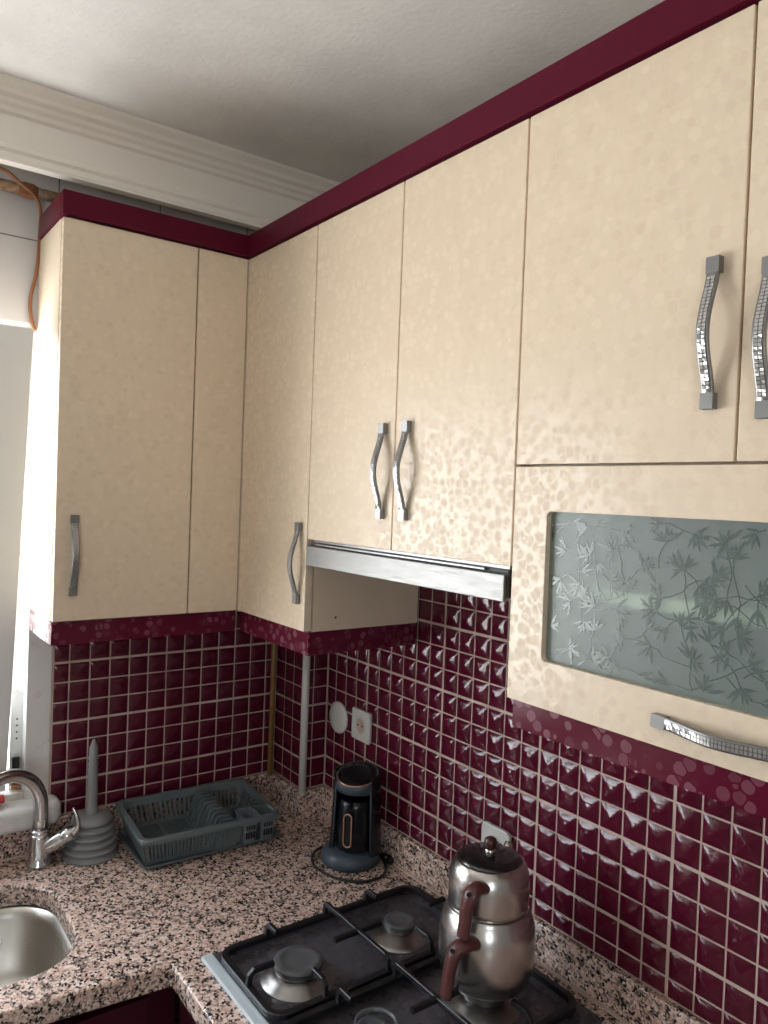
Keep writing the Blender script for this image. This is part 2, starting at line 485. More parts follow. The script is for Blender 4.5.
# unseen window added behind the camera to let in fill light
fill_win = bpy.data.objects.new('added_fill_window', None); C.objects.link(fill_win); fill_win.location = (-2.35, YB-.05, FZ0); fill_win['kind'] = 'structure'
m = MB()
for a, b_ in ((FX0, FX0+.06), (FX1-.06, FX1)): m.box(a, b_, YB-.08, YB-.02, FZ0, FZ1, 0, .002)
m.box(FX0+.06, FX1-.06, YB-.08, YB-.02, FZ0, FZ0+.06, 0, .002); m.box(FX0+.06, FX1-.06, YB-.08, YB-.02, FZ1-.06, FZ1, 0, .002)
m.build('window_frame', M['pvc'], fill_win)
m = MB(); m.box(FX0+.06, FX1-.06, YB-.052, YB-.048, FZ0+.06, FZ1-.06)
m.build('glass_pane', M['pane'], fill_win)

# ------------------------------------------------------------------ worktop
def worktop():
    b = bmesh.new()
    out = [(XL, .53), (-.91, .375), (-.619, .347), (-.621, YE), (-.002, YE), (-.002, CHY-.002), (CHX-.002, CHY-.002), (CHX-.002, YW-.002), (XL, YW-.002)]
    hole = [(x, y) for x, y in rrect(-1.28, -.742, .455, .815, .11, 10)]
    def loop(pts, z):
        v = [b.verts.new((x, y, z)) for x, y in pts]
        return v, [b.edges.new((v[i], v[(i+1) % len(v)])) for i in range(len(v))]
    tops = []
    for z in (CT, CT-.045):
        vo, eo = loop(out, z); vh, eh = loop(hole, z)
        bmesh.ops.triangle_fill(b, use_beauty=True, use_dissolve=False, edges=eo+eh)
        tops.append((vo, vh))
    for k in (0, 1):
        A, B = tops[0][k], tops[1][k]; n = len(A)
        for i in range(n): b.faces.new([A[i], A[(i+1) % n], B[(i+1) % n], B[i]])
    mb = MB(); mb.merge(b, 0); return mb
wt = thing('worktop', 'speckled pink granite worktop turning the corner with its low upstand', 'worktop', (-.62, .35, CT))
o = worktop().build('slab', M['granite'], wt)
bv = o.modifiers.new('bevel', 'BEVEL'); bv.width = .006; bv.segments = 3; bv.limit_method = 'ANGLE'; bv.angle_limit = math.radians(50)
m = MB()
e = .02
up_poly = [(XL, YW-.004), (XL, YW-e), (CHX-e, YW-e), (CHX-e, CHY-e), (-e, CHY-e), (-e, YE), (-.004, YE), (-.004, CHY-.004), (CHX-.004, CHY-.004), (CHX-.004, YW-.004)]
m.prism(up_poly, 2, CT+.0005, UP)
m.build('upstand', M['granite'], wt, bevel=.003)
m = MB(); m.box(-e-.006, -e, YE, CHY-e-.006, CT+.0005, CT+.004); m.box(XL, CHX-e-.006, YW-e-.006, YW-e, CT+.0005, CT+.004)
m.build('sealant_bead', M['grout'], wt)

# sink basin
def sink():
    m = MB(); rings = []
    for dz, ins, r in ((-.046, -.012, .12), (-.047, .004, .108), (-.07, .006, .108), (-.17, .018, .10), (-.195, .032, .09), (-.207, .06, .07), (-.212, .11, .05)):
        rings.append([m.bm.verts.new((x, y, CT+dz)) for x, y in rrect(-1.28+ins, -.742-ins, .455+ins, .815-ins, r, 10)])
    for A, B in zip(rings, rings[1:]):
        n = len(A)
        for i in range(n): m.face([A[i], A[(i+1) % n], B[(i+1) % n], B[i]], 0, True)
    m.face(rings[-1], 0, True); return m
sk = thing('kitchen_sink', 'stainless steel undermount sink basin cut into the granite', 'sink', (-1.01, .635, CT-.212))
sink().build('basin', M['steel_sink'], sk)
m = MB(); m.lathe([(0, CT-.2105), (.04, CT-.2105), (.045, CT-.212)], -1.01, .635, 32)
m.build('drain', M['chrome'], sk)

# ------------------------------------------------------------------ base cabinets (under the worktop)
def base_cab(name, label, loc, boxes, doors):
    t = thing(name, label, 'cabinet', loc)
    m = MB()
    for bx in boxes: m.box(*bx)
    m.build('body', M['base_door'], t)
    for d in doors:
        m = MB(); m.box(*d, 0, .002); m.build('door', M['base_door'], t)
base_cab('base_cabinet', 'dark maroon base cabinet under the granite worktop with the sink', (-1.1, .66, 0),
         [(-1.34, -.64, .415, .43, .10, .80), (-1.34, -1.325, .43, .94, .10, .80), (-.655, -.64, .43, .94, .10, .80), (-.645, -.588, .405, .43, .10, .80), (-1.34, -.64, .48, .5, 0, .10), (-1.325, -.655, .43, .94, .10, .115)],
         [(-1.336, -.992, .395, .413, .105, .80), (-.988, -.644, .395, .413, .105, .80)])
base_cab('base_cabinet', 'dark maroon base cabinet under the granite worktop with the gas hob', (-.3, 0, 0),
         [(-.585, -.02, -.30, .34, .10, .8345), (-.53, -.05, -.30, .34, 0, .10)],
         [(-.605, -.587, -.297, .018, .105, .825), (-.605, -.587, .022, .337, .105, .825)])
base_cab('base_cabinet', 'dark maroon base cabinet at the near end of the worktop', (-.3, -.8, 0),
         [(-.585, -.02, -1.28, -.31, .10, .8345), (-.53, -.05, -1.28, -.31, 0, .10)],
         [(-.605, -.587, -1.277, -.80, .105, .825), (-.605, -.587, -.796, -.313, .105, .825)])

# ------------------------------------------------------------------ cabinet handles
def handle(name, centre, along, width, out, parent, L=.178, bow=.017):
    c, a, w, o = (Vector(v) for v in (centre, along, width, out))
    m = MB(); n = 36; W = .0075; E = L/2
    def h(s):
        t = abs(s)/E
        return .010 + (bow*(math.cos(PI*min(t/.90, 1))+1)/2)
    prof = [(-E+L*i/n) for i in range(n+1)]
    rings = []
    for s in prof:
        hh = h(s)
        rings.append([m.bm.verts.new(c+a*s+w*x+o*y) for x, y in ((-W, hh-.0045), (W, hh-.0045), (W, hh-.001), (W-.001, hh), (-W+.001, hh), (-W, hh-.001))])
    for A, B in zip(rings, rings[1:]):
        for k in range(6): m.face([A[k], A[(k+1) % 6], B[(k+1) % 6], B[k]], 0, True)
    m.face(rings[0][::-1]); m.face(rings[-1])
    for sg in (-1, 1):
        s0, s1 = sorted((sg*E, sg*(E-.019)))
        vs = [[m.bm.verts.new(c+a*s+w*x+o*y) for x in (-W-.0006, W+.0006) for y in (0, .0108)] for s in (s0, s1)]
        A, B = vs
        for q in ((0, 1, 3, 2),): m.face([A[i] for i in q]); m.face([B[i] for i in q][::-1])
        for i, j in ((0, 1), (1, 3), (3, 2), (2, 0)): m.face([A[i], A[j], B[j], B[i]])
    # inlaid mosaic band: dark bed and two columns of little mirrors
    q = .74*E; N = 30
    bed = [[m.bm.verts.new(c+a*s+w*x+o*(h(s)+.0003)) for x in (-.0052, .0052)] for s in [-q+2*q*i/N for i in range(N+1)]]
    for A, B in zip(bed, bed[1:]): m.face([A[0], A[1], B[1], B[0]], 2)
    for i in range(N):
        s0, s1 = -q+2*q*(i+.1)/N, -q+2*q*(i+.9)/N
        for x0, x1 in ((-.0048, -.0004), (.0004, .0048)):
            ti = random.uniform(-.0003, .0003); tj = random.uniform(-.0003, .0003)
            p = [c+a*s0+w*x0+o*(h(s0)+.0009+ti), c+a*s0+w*x1+o*(h(s0)+.0009-ti), c+a*s1+w*x1+o*(h(s1)+.0009+tj), c+a*s1+w*x0+o*(h(s1)+.0009-tj)]
            V = [m.bm.verts.new(v) for v in p]; m.face(V, 1)
            Lw = [m.bm.verts.new(v-o*.0008) for v in p]
            for k in range(4): m.face([V[k], V[(k+1) % 4], Lw[(k+1) % 4], Lw[k]], 1)
    return m.build(name, [M['handle_metal'], M['mosaic'], M['mosaic_gap']], parent)
Z = (0, 0, 1); X_ = (-1, 0, 0); Y_ = (0, -1, 0)
def hv(y, z, parent): return handle('handle', (XF, y, z), Z, (0, 1, 0), X_, parent)

# ------------------------------------------------------------------ wall cabinets
DT = .018; G = .0018
def door_x(y0, y1, z0, z1, parent):       # door of the right bank, facing -x
    m = MB(); m.box(XF, XF+DT, y0+G, y1-G, z0+G, z1-G, 0, .0012)
    return m.build('door', M['cream'], parent)
def carcass(m, x0, x1, y0, y1, z0, z1, open_side, t=.016, mi=0):
    m.box(x0, x1, y0, y1, z0, z0+t, mi); m.box(x0, x1, y0, y1, z1-t, z1, mi)
    if open_side == 'x':
        m.box(x0, x1, y0, y0+t, z0+t, z1-t, mi); m.box(x0, x1, y1-t, y1, z0+t, z1-t, mi); m.box(x1-.006, x1, y0+t, y1-t, z0+t, z1-t, mi)
    else:
        m.box(x0, x0+t, y0, y1, z0+t, z1-t, mi); m.box(x1-t, x1, y0, y1, z0+t, z1-t, mi); m.box(x0+t, x1-t, y1-.006, y1, z0+t, z1-t, mi)
Y1, Y2, Y3, Y4 = .3956, .0941, -.2101, -.5538
Y5 = Y4-(Y3-Y4)
CL = -.7623
# left bank
a = thing('wall_cabinet', 'cream wall cabinet with one handled door beside the window', 'cabinet', (-.54, .85, ZB))
m = MB(); carcass(m, CL, XF-.002, YF+DT+.004, YW-.0105, ZB, ZT, 'y'); m.build('body', M['cream_plain'], a)
m = MB(); m.box(CL, -.4564-G, YF, YF+DT, ZB+G, ZT-G, 0, .0012); d = m.build('door', M['cream'], a)
handle('handle', (-.7232, YF, 1.630), Z, (1, 0, 0), Y_, d)
m = MB(); m.box(-.4564+G, XF-.002, YF, YF+DT, ZB+G, ZT-G, 0, .0012); m.build('filler_panel', M['cream'], a)
m = MB()
m.box(CL, XF-.002, YF+.010, YF+.028, ZB-.052, ZB-.001); m.box(CL, CL+.018, YF+.028, YW-.0105, ZB-.052, ZB-.001)
m.build('light_strip', M['maroon'], a)
# corner cabinet of the right bank
a = thing('wall_cabinet', 'narrow cream wall cabinet in the corner left of the cooker hood', 'cabinet', (-.16, .55, ZB))
m = MB(); carcass(m, XF+DT+.004, -.0105, Y1+.001, YW-.0105, ZB, ZT, 'x')
m.box(XF, XF+DT, YF+.001, YW-.0105, ZB, ZT)
m.lathe([(0, .0), (.003, 0), (.003, .001), (0, .001)], n=10, mi=1, M=Matrix.Translation((-.245, Y1+.0015, ZB+.028)) @ Matrix.Rotation(PI/2, 4, 'X'))
m.build('body', [M['cream_plain'], M['rust_dark']], a)
d = door_x(Y1, YF-.001, ZB, ZT, a); hv(.426, 1.632, d)
m = MB(); m.box(XF+.012, XF+.030, Y1+.001, YF+.006, ZB-.052, ZB-.001); m.box(XF+.030, -.012, Y1+.001, Y1+.019, ZB-.052, ZB-.001)
m.build('light_strip', M['maroon'], a)
# hood cabinet
a = thing('wall_cabinet', 'cream pebble wall cabinet with two doors above the cooker hood', 'cabinet', (-.16, .09, 1.70))
m = MB(); carcass(m, XF+DT+.004, -.0105, Y3+.001, Y1-.001, 1.6925, ZT, 'x'); m.build('body', M['cream_plain'], a)
d = door_x(Y2, Y1, 1.6849, ZT, a); hv(.1264, 1.832, d)
d = door_x(Y3, Y2, 1.6849, ZT, a); hv(.055, 1.8325, d)
# glass-flap cabinet
a = thing('wall_cabinet', 'cream pebble wall cabinet with frosted glass flap right of the cooker hood', 'cabinet', (-.16, Y4, 1.49))
m = MB(); carcass(m, XF+DT+.004, -.0105, Y5+.001, Y3-.001, 1.4878, ZT, 'x')
m.box(XF+DT+.004, -.018, Y5+.017, Y3-.017, 1.832, 1.848)
m.build('body', M['cream_plain'], a)
m = MB(); m.box(-.030, -.0175, Y5+.018, Y3-.018, 1.505, 1.831); m.build('interior_shade_sheet', plain('painted interior shade', (.15, .185, .175), .6), a)  # added dark sheet, its colour stands in for the dim cabinet interior
m = MB(); m.box(XF+DT+.0005, -.031, Y5+.018, Y3-.018, 1.653, 1.671); m.build('shelf', plain('pale shelf', (.88, .80, .60), .4), a)
d = door_x(Y4, Y3, 1.8395, ZT, a); hv(-.521, 1.9915, d)
d = door_x(Y5, Y4, 1.8395, ZT, a); hv(-.5877, 1.977, d)
m = MB(); m.box(XF+.012, XF+.030, Y5+.001, Y3-.004, 1.4878-.045, 1.4878-.001); m.build('light_strip', M['maroon'], a)
# flap
GY0, GY1, GZ0, GZ1 = Y5+.066, Y3-.066, 1.556, 1.773
m = MB()
def frame_flap():
    b = bmesh.new()
    out = rrect(Y5+G, Y3-G, 1.4878, 1.8395-G, .0015, 2); inn = rrect(GY0, GY1, GZ0, GZ1, .009, 6)
    T_ = []
    for x in (XF, XF+DT):
        vo = [b.verts.new((x, y, z)) for y, z in out]; vi = [b.verts.new((x, y, z)) for y, z in inn]
        es = [b.edges.new((v[i], v[(i+1) % len(v)])) for v in (vo, vi) for i in range(len(v))]
        bmesh.ops.triangle_fill(b, use_beauty=True, edges=es); T_.append((vo, vi))
    for k in (0, 1):
        A, B = T_[0][k], T_[1][k]; n = len(A)
        for i in range(n): b.faces.new([A[i], A[(i+1) % n], B[(i+1) % n], B[i]])
    return b
m.merge(frame_flap(), 0)
flap = m.build('glass_flap', M['cream'], a, bevel=.002)
tag(flap, 'lift-up flap with frosted leaf patterned glass')
m = MB(); m.box(XF+.010, XF+.014, GY0-.006, GY1+.006, GZ0-.006, GZ1+.006)
m.build('frosted_pane', M['frost'], flap)
# bamboo sprays on the pane
def leaf_pattern():
    m = MB(); x0 = XF+.0100
    def poly(pts):
        pts = [(min(max(y, GY0+.001), GY1-.001), min(max(z, GZ0+.001), GZ1-.001)) for y, z in pts]
        A = [m.bm.verts.new((x0-.0003, y, z)) for y, z in pts]
        B = [m.bm.verts.new((x0-.00002, y, z)) for y, z in pts]
        m.face(A); n = len(A)
        for i in range(n): m.face([A[i], A[(i+1) % n], B[(i+1) % n], B[i]])
    rnd = random.Random(21)
    def leaf(y, z, ang, L):
        nonlocal x0
        x0 = XF+.0100-rnd.uniform(0, .0004)
        w = L*.085; d = Vector((math.cos(ang), math.sin(ang))); p = Vector((-d.y, d.x)); o_ = Vector((y, z))
        if not (GY0+.004 < y < GY1-.004 and GZ0+.004 < z < GZ1-.004): return
        e_ = o_+d*L
        if not (GY0 < e_.x < GY1 and GZ0 < e_.y < GZ1): return
        poly([tuple(o_), tuple(o_+d*L*.3+p*w), tuple(o_+d*L*.6+p*w*.9), tuple(e_), tuple(o_+d*L*.6-p*w*.9), tuple(o_+d*L*.3-p*w)])
    def stem(pts, w=.0006):
        for (a_, b_) in zip(pts, pts[1:]):
            a_, b_ = Vector(a_), Vector(b_)
            if not all(GY0+.003 < q.x < GY1-.003 and GZ0+.003 < q.y < GZ1-.003 for q in (a_, b_)): continue
            d = (b_-a_); p = Vector((-d.y, d.x)).normalized()*w
            poly([tuple(a_-p), tuple(b_-p), tuple(b_+p), tuple(a_+p)])
    ny, nz = 13, 6
    for i in range(ny):
        for j in range(nz):
            y = GY0+(GY1-GY0)*(i+.5+rnd.uniform(-.32, .32)+(.25 if j % 2 else -.25))/ny
            z = GZ0+(GZ1-GZ0)*(j+.5+rnd.uniform(-.32, .32))/nz
            a0 = rnd.uniform(0, 2*PI); n = rnd.choice((5, 6, 6, 7, 8))
            for k in range(n):
                leaf(y+rnd.uniform(-.003, .003), z+rnd.uniform(-.003, .003), a0+(k-(n-1)/2)*rnd.uniform(.42, .55), rnd.uniform(.017, .026))
            pts = [(y, z)]; ang = a0+PI+rnd.uniform(-.4, .4)
            for k in range(rnd.choice((3, 4, 5))):
                ang += rnd.uniform(-.5, .5); L = rnd.uniform(.010, .016)
                pts.append((pts[-1][0]+L*math.cos(ang), pts[-1][1]+L*math.sin(ang)))
            stem(pts)
            if rnd.random() < .75:
                for sg in (-1, 0, 1): leaf(*pts[-1], ang+sg*.5, rnd.uniform(.016, .026))
    return m
tag(leaf_pattern().build('leaf_pattern', M['leaf'], flap), 'bamboo leaf sprays etched in the frosted glass')
handle('handle', (XF, Y4-.002, 1.5214), (0, 1, 0), (0, 0, 1), X_, flap)

# crown boards along the cabinet tops
m = MB(); m.box(CL-.004, XF-.003, YF-.008, YF+.014, ZT+.003, ZT+.055, 0, .002); m.box(CL-.004, CL+.016, YF+.014, YW-.0105, ZT+.003, ZT+.055, 0, .002)
tag(m.build('crown_board', M['maroon_flat']), 'dark maroon crown board on top of the cabinet beside the window', 'cornice board')
m = MB(); m.box(XF-.008, XF+.014, Y5, YF+.013, ZT+.003, ZT+.055, 0, .002)
m.box(XF+.014, -.012, Y5, Y5+.02, ZT+.003, ZT+.055, 0, .002)
tag(m.build('crown_board', M['maroon_flat']), 'long dark maroon crown board on top of the cabinets above the cooker hood', 'cornice board')

# ------------------------------------------------------------------ cooker hood
a = thing('cooker_hood', 'slim pull-out steel cooker hood under the two-door cabinet', 'cooker hood', (-.16, .09, 1.632))
m = MB(); m.box(XF-.006, XF+.006, Y3+.008, Y1-.007, 1.6315, 1.673, 0, .0015); m.build('front_panel', M['steel_hood'], a)
m = MB(); m.box(XF+.008, -.014, Y3+.012, Y1-.012, 1.636, 1.680, 0, .002)
m.build('housing', plain('dark hood housing', (.05, .05, .05), .5), a)
m = MB(); m.box(XF+.002, XF+.007, Y3+.06, Y1-.03, 1.675, 1.679, 0, .001); m.box(XF+.010, XF+.014, Y3+.012, Y1-.012, 1.680, 1.686, 0, .001)
m.build('slide_rail', M['handle_metal'], a)
for y0, y1 in ((Y3+.03, Y2-.005), (Y2+.005, Y1-.03)):
    m = MB(); m.box(XF+.02, -.04, y0, y1, 1.630, 1.635, 0, .001)
    for k in range(9): m.box(XF+.03+.03*k, XF+.036+.03*k, y0+.01, y1-.01, 1.628, 1.631)
    m.build('grease_filter', M['filter'], a)

# ------------------------------------------------------------------ pipes, cable, wall fittings
m = MB(); m.tube([(-.1045, .935, UP+.0003), (-.1045, .935, 1.30), (-.105, .935, 1.418)], .0075, 14)
a = thing('gas_pipe', 'thin ochre painted pipe standing in the tiled corner', 'pipe', (-.1045, .935, UP))
m.build('tube', M['ochre'], a)
m = MB(); m.lathe([(.0076, 1.408), (.0105, 1.408), (.0105, 1.4295), (.0076, 1.4295)], -.105, .935, 20); m.build('white_coupling', M['white_plastic'], a)
m = MB(); m.tube([(-.0885, .7755, UP+.0003), (-.0885, .7755, 1.482)], .0105, 18)
tag(m.build('water_pipe', M['white_plastic']), 'white plastic pipe standing against the tiled corner chase', 'pipe')
a = thing('gas_pipe', 'old rusty horizontal pipe high on the wall above the window', 'pipe', (-1.2, .93, 2.468))
m = MB(); m.tube([(XL+.01, .932, 2.468), (-.6, .932, 2.468)], .0125, 16); m.build('tube', M['rusty'], a)
m = MB()
m.tube([(-.815, .932, 2.468), (-.808, .932, 2.468), (-.804, .932, 2.468), (-.785, .932, 2.468), (-.781, .932, 2.468), (-.775, .932, 2.468)], [.0135, .017, .0185, .0185, .0165, .0135], 8, smooth=False)
m.build('fitting', M['rust_dark'], a)
def spline(pts, n=8):
    P = [Vector(p) for p in pts]; out = []
    for i in range(len(P)-1):
        p0, p1, p2, p3 = P[max(i-1, 0)], P[i], P[i+1], P[min(i+2, len(P)-1)]
        for k in range(n):
            t = k/n
            out.append(.5*((2*p1)+(-p0+p2)*t+(2*p0-5*p1+4*p2-p3)*t*t+(-p0+3*p1-3*p2+p3)*t**3))
    out.append(P[-1]); return out
m = MB(); m.tube(spline([(-1.0, .914, 2.475), (-.90, .914, 2.493), (-.853, .914, 2.496), (-.815, .912, 2.473), (-.782, .916, 2.452), (-.766, .936, 2.425), (-.7645, .948, 2.363), (-.768, .950, 2.292), (-.780, .952, 2.222), (-.777, .952, 2.178), (-.768, .952, 2.150)]), .0042, 10)
tag(m.build('cable', M['cable']), 'orange brown cable hanging in a curve down to the window head', 'cable')

def socket(y, z, label, opened=False):
    t = thing('wall_socket', label, 'socket', (-.006, y, z))
    m = MB(); s = .041
    xs = -.0085
    pl = rrect(y-s, y+s, z-s, z+s, .006 if not opened else .012)
    m.prism(pl, 0, xs-.009, xs)
    m.build('cover_plate', M['white_plastic'], t, bevel=.002)
    Mx = Matrix.Translation((xs-.009, y, z)) @ Matrix.Rotation(-PI/2, 4, 'Y')
    m = MB(); m.lathe([(.0235, .0), (.0235, .0022), (.0215, .0024), (.0205, .0002), (0, .0002)], n=36, M=Mx); m.build('rim', M['white_plastic'], t)
    if opened:
        m = MB(); m.box(xs-.0115, xs-.009, y-.022, y-.006, z-.024, z+.014, 0, .001)
        m.build('dark_opening', M['black'], t)
        m = MB(); m.lathe([(0, .006), (.008, .006), (.010, .004), (.010, 0)], n=20, M=Matrix.Translation((xs-.009, y+.012, z+.002)) @ Matrix.Rotation(-PI/2, 4, 'Y'))
        m.build('plug_pin', M['chrome'], t)
    else:
        m = MB()
        m.lathe([(0, .0007), (.018, .0007), (.0185, .0004)], n=30, M=Mx)
        m.build('recess', M['grout'], t)
        m = MB()
        for dy in (-.0095, .0095): m.lathe([(0, .0014), (.0026, .0014), (.0026, .0005)], n=12, M=Matrix.Translation((xs-.009, y+dy, z)) @ Matrix.Rotation(-PI/2, 4, 'Y'))
        m.build('contact_hole', M['black'], t)
    return t
socket(.608, 1.177, 'square white wall socket on the maroon tiles beside the white disc')
socket(.102, 1.057, 'rounded white wall socket with a dark opening half hidden behind the teapot knob', True)
a = thing('junction_cover', 'round white blanking cover on the maroon tiles left of the square socket', 'cover', (-.006, .724, 1.168))
m = MB(); m.lathe([(.044, 0), (.044, .003), (.041, .0055), (.02, .0068), (0, .0072)], n=48, M=Matrix.Translation((-.0085, .724, 1.168)) @ Matrix.Rotation(-PI/2, 4, 'Y'))
m.build('disc', M['white_plastic'], a)

# ------------------------------------------------------------------ faucet
fb = Vector((-.740, .888, CT+.0006))
a = thing('faucet', 'chrome gooseneck mixer tap behind the sink with raised side lever', 'tap', fb)
m = MB(); zb = fb.z
m.lathe([(0, zb), (.030, zb), (.030, zb+.004), (.0275, zb+.008), (.0255, zb+.03), (.0225, zb+.066), (.0210, zb+.074), (0, zb+.074)], fb.x, fb.y, 36)
m.build('body', M['chrome'], a)
dd = Vector((math.cos(math.radians(203)), math.sin(math.radians(203)), 0)); R_ = .098
pts = [fb+Vector((0, 0, .070)), fb+Vector((0, 0, .11))]+[fb+Vector((0, 0, .138))+dd*R_*(1-math.cos(t))+Vector((0, 0, R_*math.sin(t))) for t in [PI*k/20 for k in range(0, 19)]]
pts += [pts[-1]+(pts[-1]-pts[-2])*2]
m = MB(); m.tube(pts, [.0175, .0172]+[.0168-.002*k/19 for k in range(20)], 20)
m.lathe([(.0210, zb+.074), (.0222, zb+.076), (.0222, zb+.083), (.0175, zb+.085)], fb.x, fb.y, 36)
m.build('spout', M['chrome'], a)
m = MB()
ld = Vector((.66, -.48, .50)).normalized()
p0 = fb+Vector((.004, -.003, .034)); m.tube([p0, p0+ld*.02, p0+ld*.060, p0+ld*.062, p0+ld*.065, p0+ld*.088], [.0185, .0190, .0185, .0170, .0185, .0160], 20)
q0 = p0+ld*.082
m.tube(spline([q0-ld*.006, q0+Vector((.007, -.004, .008)), q0+Vector((.011, -.008, .022)), q0+Vector((.008, -.006, .042)), q0+Vector((.001, -.001, .060))], 6),
       [.0165-.0125*(k/24)**.7 for k in range(25)], 14, flat=(.75, 1.0, (1, 0, 0)))
m.build('lever', M['chrome'], a)

# red thing on the sill at the photo's left edge
a = thing('red_bottle', 'small red plastic bottle lying on the white sill behind the tap', 'bottle', (-.845, .945, 1.013))
Mr = Matrix.Translation((-.822, .945, 1.031)) @ Matrix.Rotation(math.radians(-90), 4, 'Y') @ Matrix.Scale(1, 4)
m = MB(); m.lathe([(0, .0), (.010, .0), (.012, .003), (.0175, .014), (.0175, .085), (.014, .09), (0, .09)], n=24, M=Mr); m.build('body', M['red'], a)
m = MB(); m.lathe([(.0098, -.012), (.0098, .001), (0, .001)], n=20, M=Mr); m.lathe([(0, -.012), (.0098, -.012)], n=20, M=Mr); m.build('cap', M['red'], a)

# ------------------------------------------------------------------ plunger
a = thing('plunger', 'grey plastic plunger with ribbed bellows standing in the corner by the tap', 'plunger', (-.624, .878, CT+.0006))
z0 = CT+.0006; m = MB()
prof = [(0, z0), (.0655, z0), (.0665, z0+.004)]
for k in range(5):
    r = .062-.0036*k; z = z0+.010+.0165*k
    prof += [(r-.010, z-.001), (r-.006, z+.002), (r, z+.006), (r+.0006, z+.010), (r-.004, z+.0135)]
prof += [(.040, z0+.094), (.030, z0+.098), (.016, z0+.100), (0, z0+.100)]
m.lathe(prof, -.624, .878, 48); m.build('bellows', M['grey_rubber'], a)
m = MB(); m.lathe([(.0145, z0+.099), (.0145, z0+.112), (.0118, z0+.116), (.0118, z0+.13), (.0125, z0+.134), (.0112, z0+.20), (.0098, z0+.262), (.007, z0+.270), (.003, z0+.282), (0, z0+.283)], -.624, .878, 24)
for k in range(7): m.lathe([(.0118, z0+.150+.014*k), (.0124, z0+.1515+.014*k), (.0118, z0+.153+.014*k)], -.624, .878, 24)
m.build('grip', M['grey_rubber'], a)

# ------------------------------------------------------------------ dish rack (local coordinates, front = -y)
tray = thing('drip_tray', 'flat grey plastic drip tray lying under the dish rack', 'tray', (-.365, .822, CT+.0006), math.radians(-1.5))
m = MB(); w, dp = .182, .117
def ring_strip(m, A, B, mi=0, smooth=False):
    n = len(A)
    for i in range(n): m.face([A[i], A[(i+1) % n], B[(i+1) % n], B[i]], mi, smooth)
def rr(m, x, y, r, z, cx=0, cy=0, n=4): return [m.bm.verts.new((px+cx, py+cy, z)) for px, py in rrect(-x, x, -y, y, r, n)]
L_ = [rr(m, w-.012, dp-.012, .012, 0), rr(m, w, dp, .02, .009), rr(m, w, dp, .02, .0115), rr(m, w-.004, dp-.004, .018, .0115), rr(m, w-.014, dp-.014, .012, .003)]
for A, B in zip(L_, L_[1:]): ring_strip(m, A, B)
m.face(L_[0][::-1]); m.face(L_[-1])
m.build('tray_body', M['grey_plastic'], tray, local=True)
rack = thing('dish_rack', 'empty grey plastic dish rack with plate slots and two cutlery cups', 'dish rack', (-.377, .816, CT+.0078), math.radians(-3.5))
rack.rotation_euler.x = math.radians(2)
W0, D0, W1, D1, RH = .176, .124, .156, .098, .078      # top / bottom half sizes, height
def wall_pt(side, u, t):
    """side 0 front,1 right,2 back,3 left; u -1..1 along, t 0..1 height"""
    w_, d_ = W1+(W0-W1)*t*.86, D1+(D0-D1)*t*.86
    z = .006+(RH-.010)*t
    return {0: (u*w_, -d_, z), 1: (w_, u*d_, z), 2: (-u*w_, d_, z), 3: (-w_, -u*d_, z)}[side]
m = MB()
# rim with a rolled edge
loops = [rr(m, W0-.012, D0-.012, .014, RH-.004), rr(m, W0-.010, D0-.010, .014, RH), rr(m, W0, D0, .02, RH), rr(m, W0+.003, D0+.003, .022, RH-.003), rr(m, W0+.003, D0+.003, .022, RH-.010), rr(m, W0+.0005, D0+.0005, .02, RH-.010), rr(m, W0-.003, D0-.003, .018, RH-.005)]
for A, B in zip(loops, loops[1:]+loops[:1]): ring_strip(m, A, B)
m.build('rim', M['grey_plastic'], rack, local=True)
m = MB()
def slab4(m, P4, n):
    """quad of points with thickness along vector n"""
    A = [m.bm.verts.new(Vector(p)) for p in P4]; B = [m.bm.verts.new(Vector(p)+Vector(n)) for p in P4]
    m.face(A[::-1]); m.face(B)
    for i in range(4): m.face([A[i], A[(i+1) % 4], B[(i+1) % 4], B[i]])
nin = {0: (0, .003, 0), 1: (-.003, 0, 0), 2: (0, -.003, 0), 3: (.003, 0, 0)}
for side, cnt in ((0, 24), (2, 24), (1, 14), (3, 14)):
    q = lambda u0, u1, t0, t1: slab4(m, [wall_pt(side, u0, t0), wall_pt(side, u1, t0), wall_pt(side, u1, t1), wall_pt(side, u0, t1)], nin[side])
    lo_u, hi_u = (-1, .44) if side == 0 else (-1, 1)          # the front is open under the cutlery cups
    q(lo_u, hi_u, 0, .16); q(-1, 1, .78, 1.0)
    q(lo_u, -.93, .16, .78); q(hi_u-.07, hi_u, .16, .78)
    du = (hi_u-.07+.93)/cnt
    for k in range(cnt):
        u = -.93+du*k; q(u+du*.55, u+du, .16, .78)
    q(-.93, hi_u-.07, .44, .50) if side in (1,) else None
m.build('slotted_walls', M['grey_plastic'], rack, local=True)
m = MB()
for k in range(21):
    y = -D1+.004+(2*D1-.008)*k/20
    m.box(-W1, W1*.98, y-.0018, y+.0018, .004, .008)
for x in (-W1+.004, -.07, 0, .07, W1-.006): m.box(x-.004, x+.004, -D1, D1, .0038, .0075)
m.build('slatted_base', M['grey_plastic'], rack, local=True)
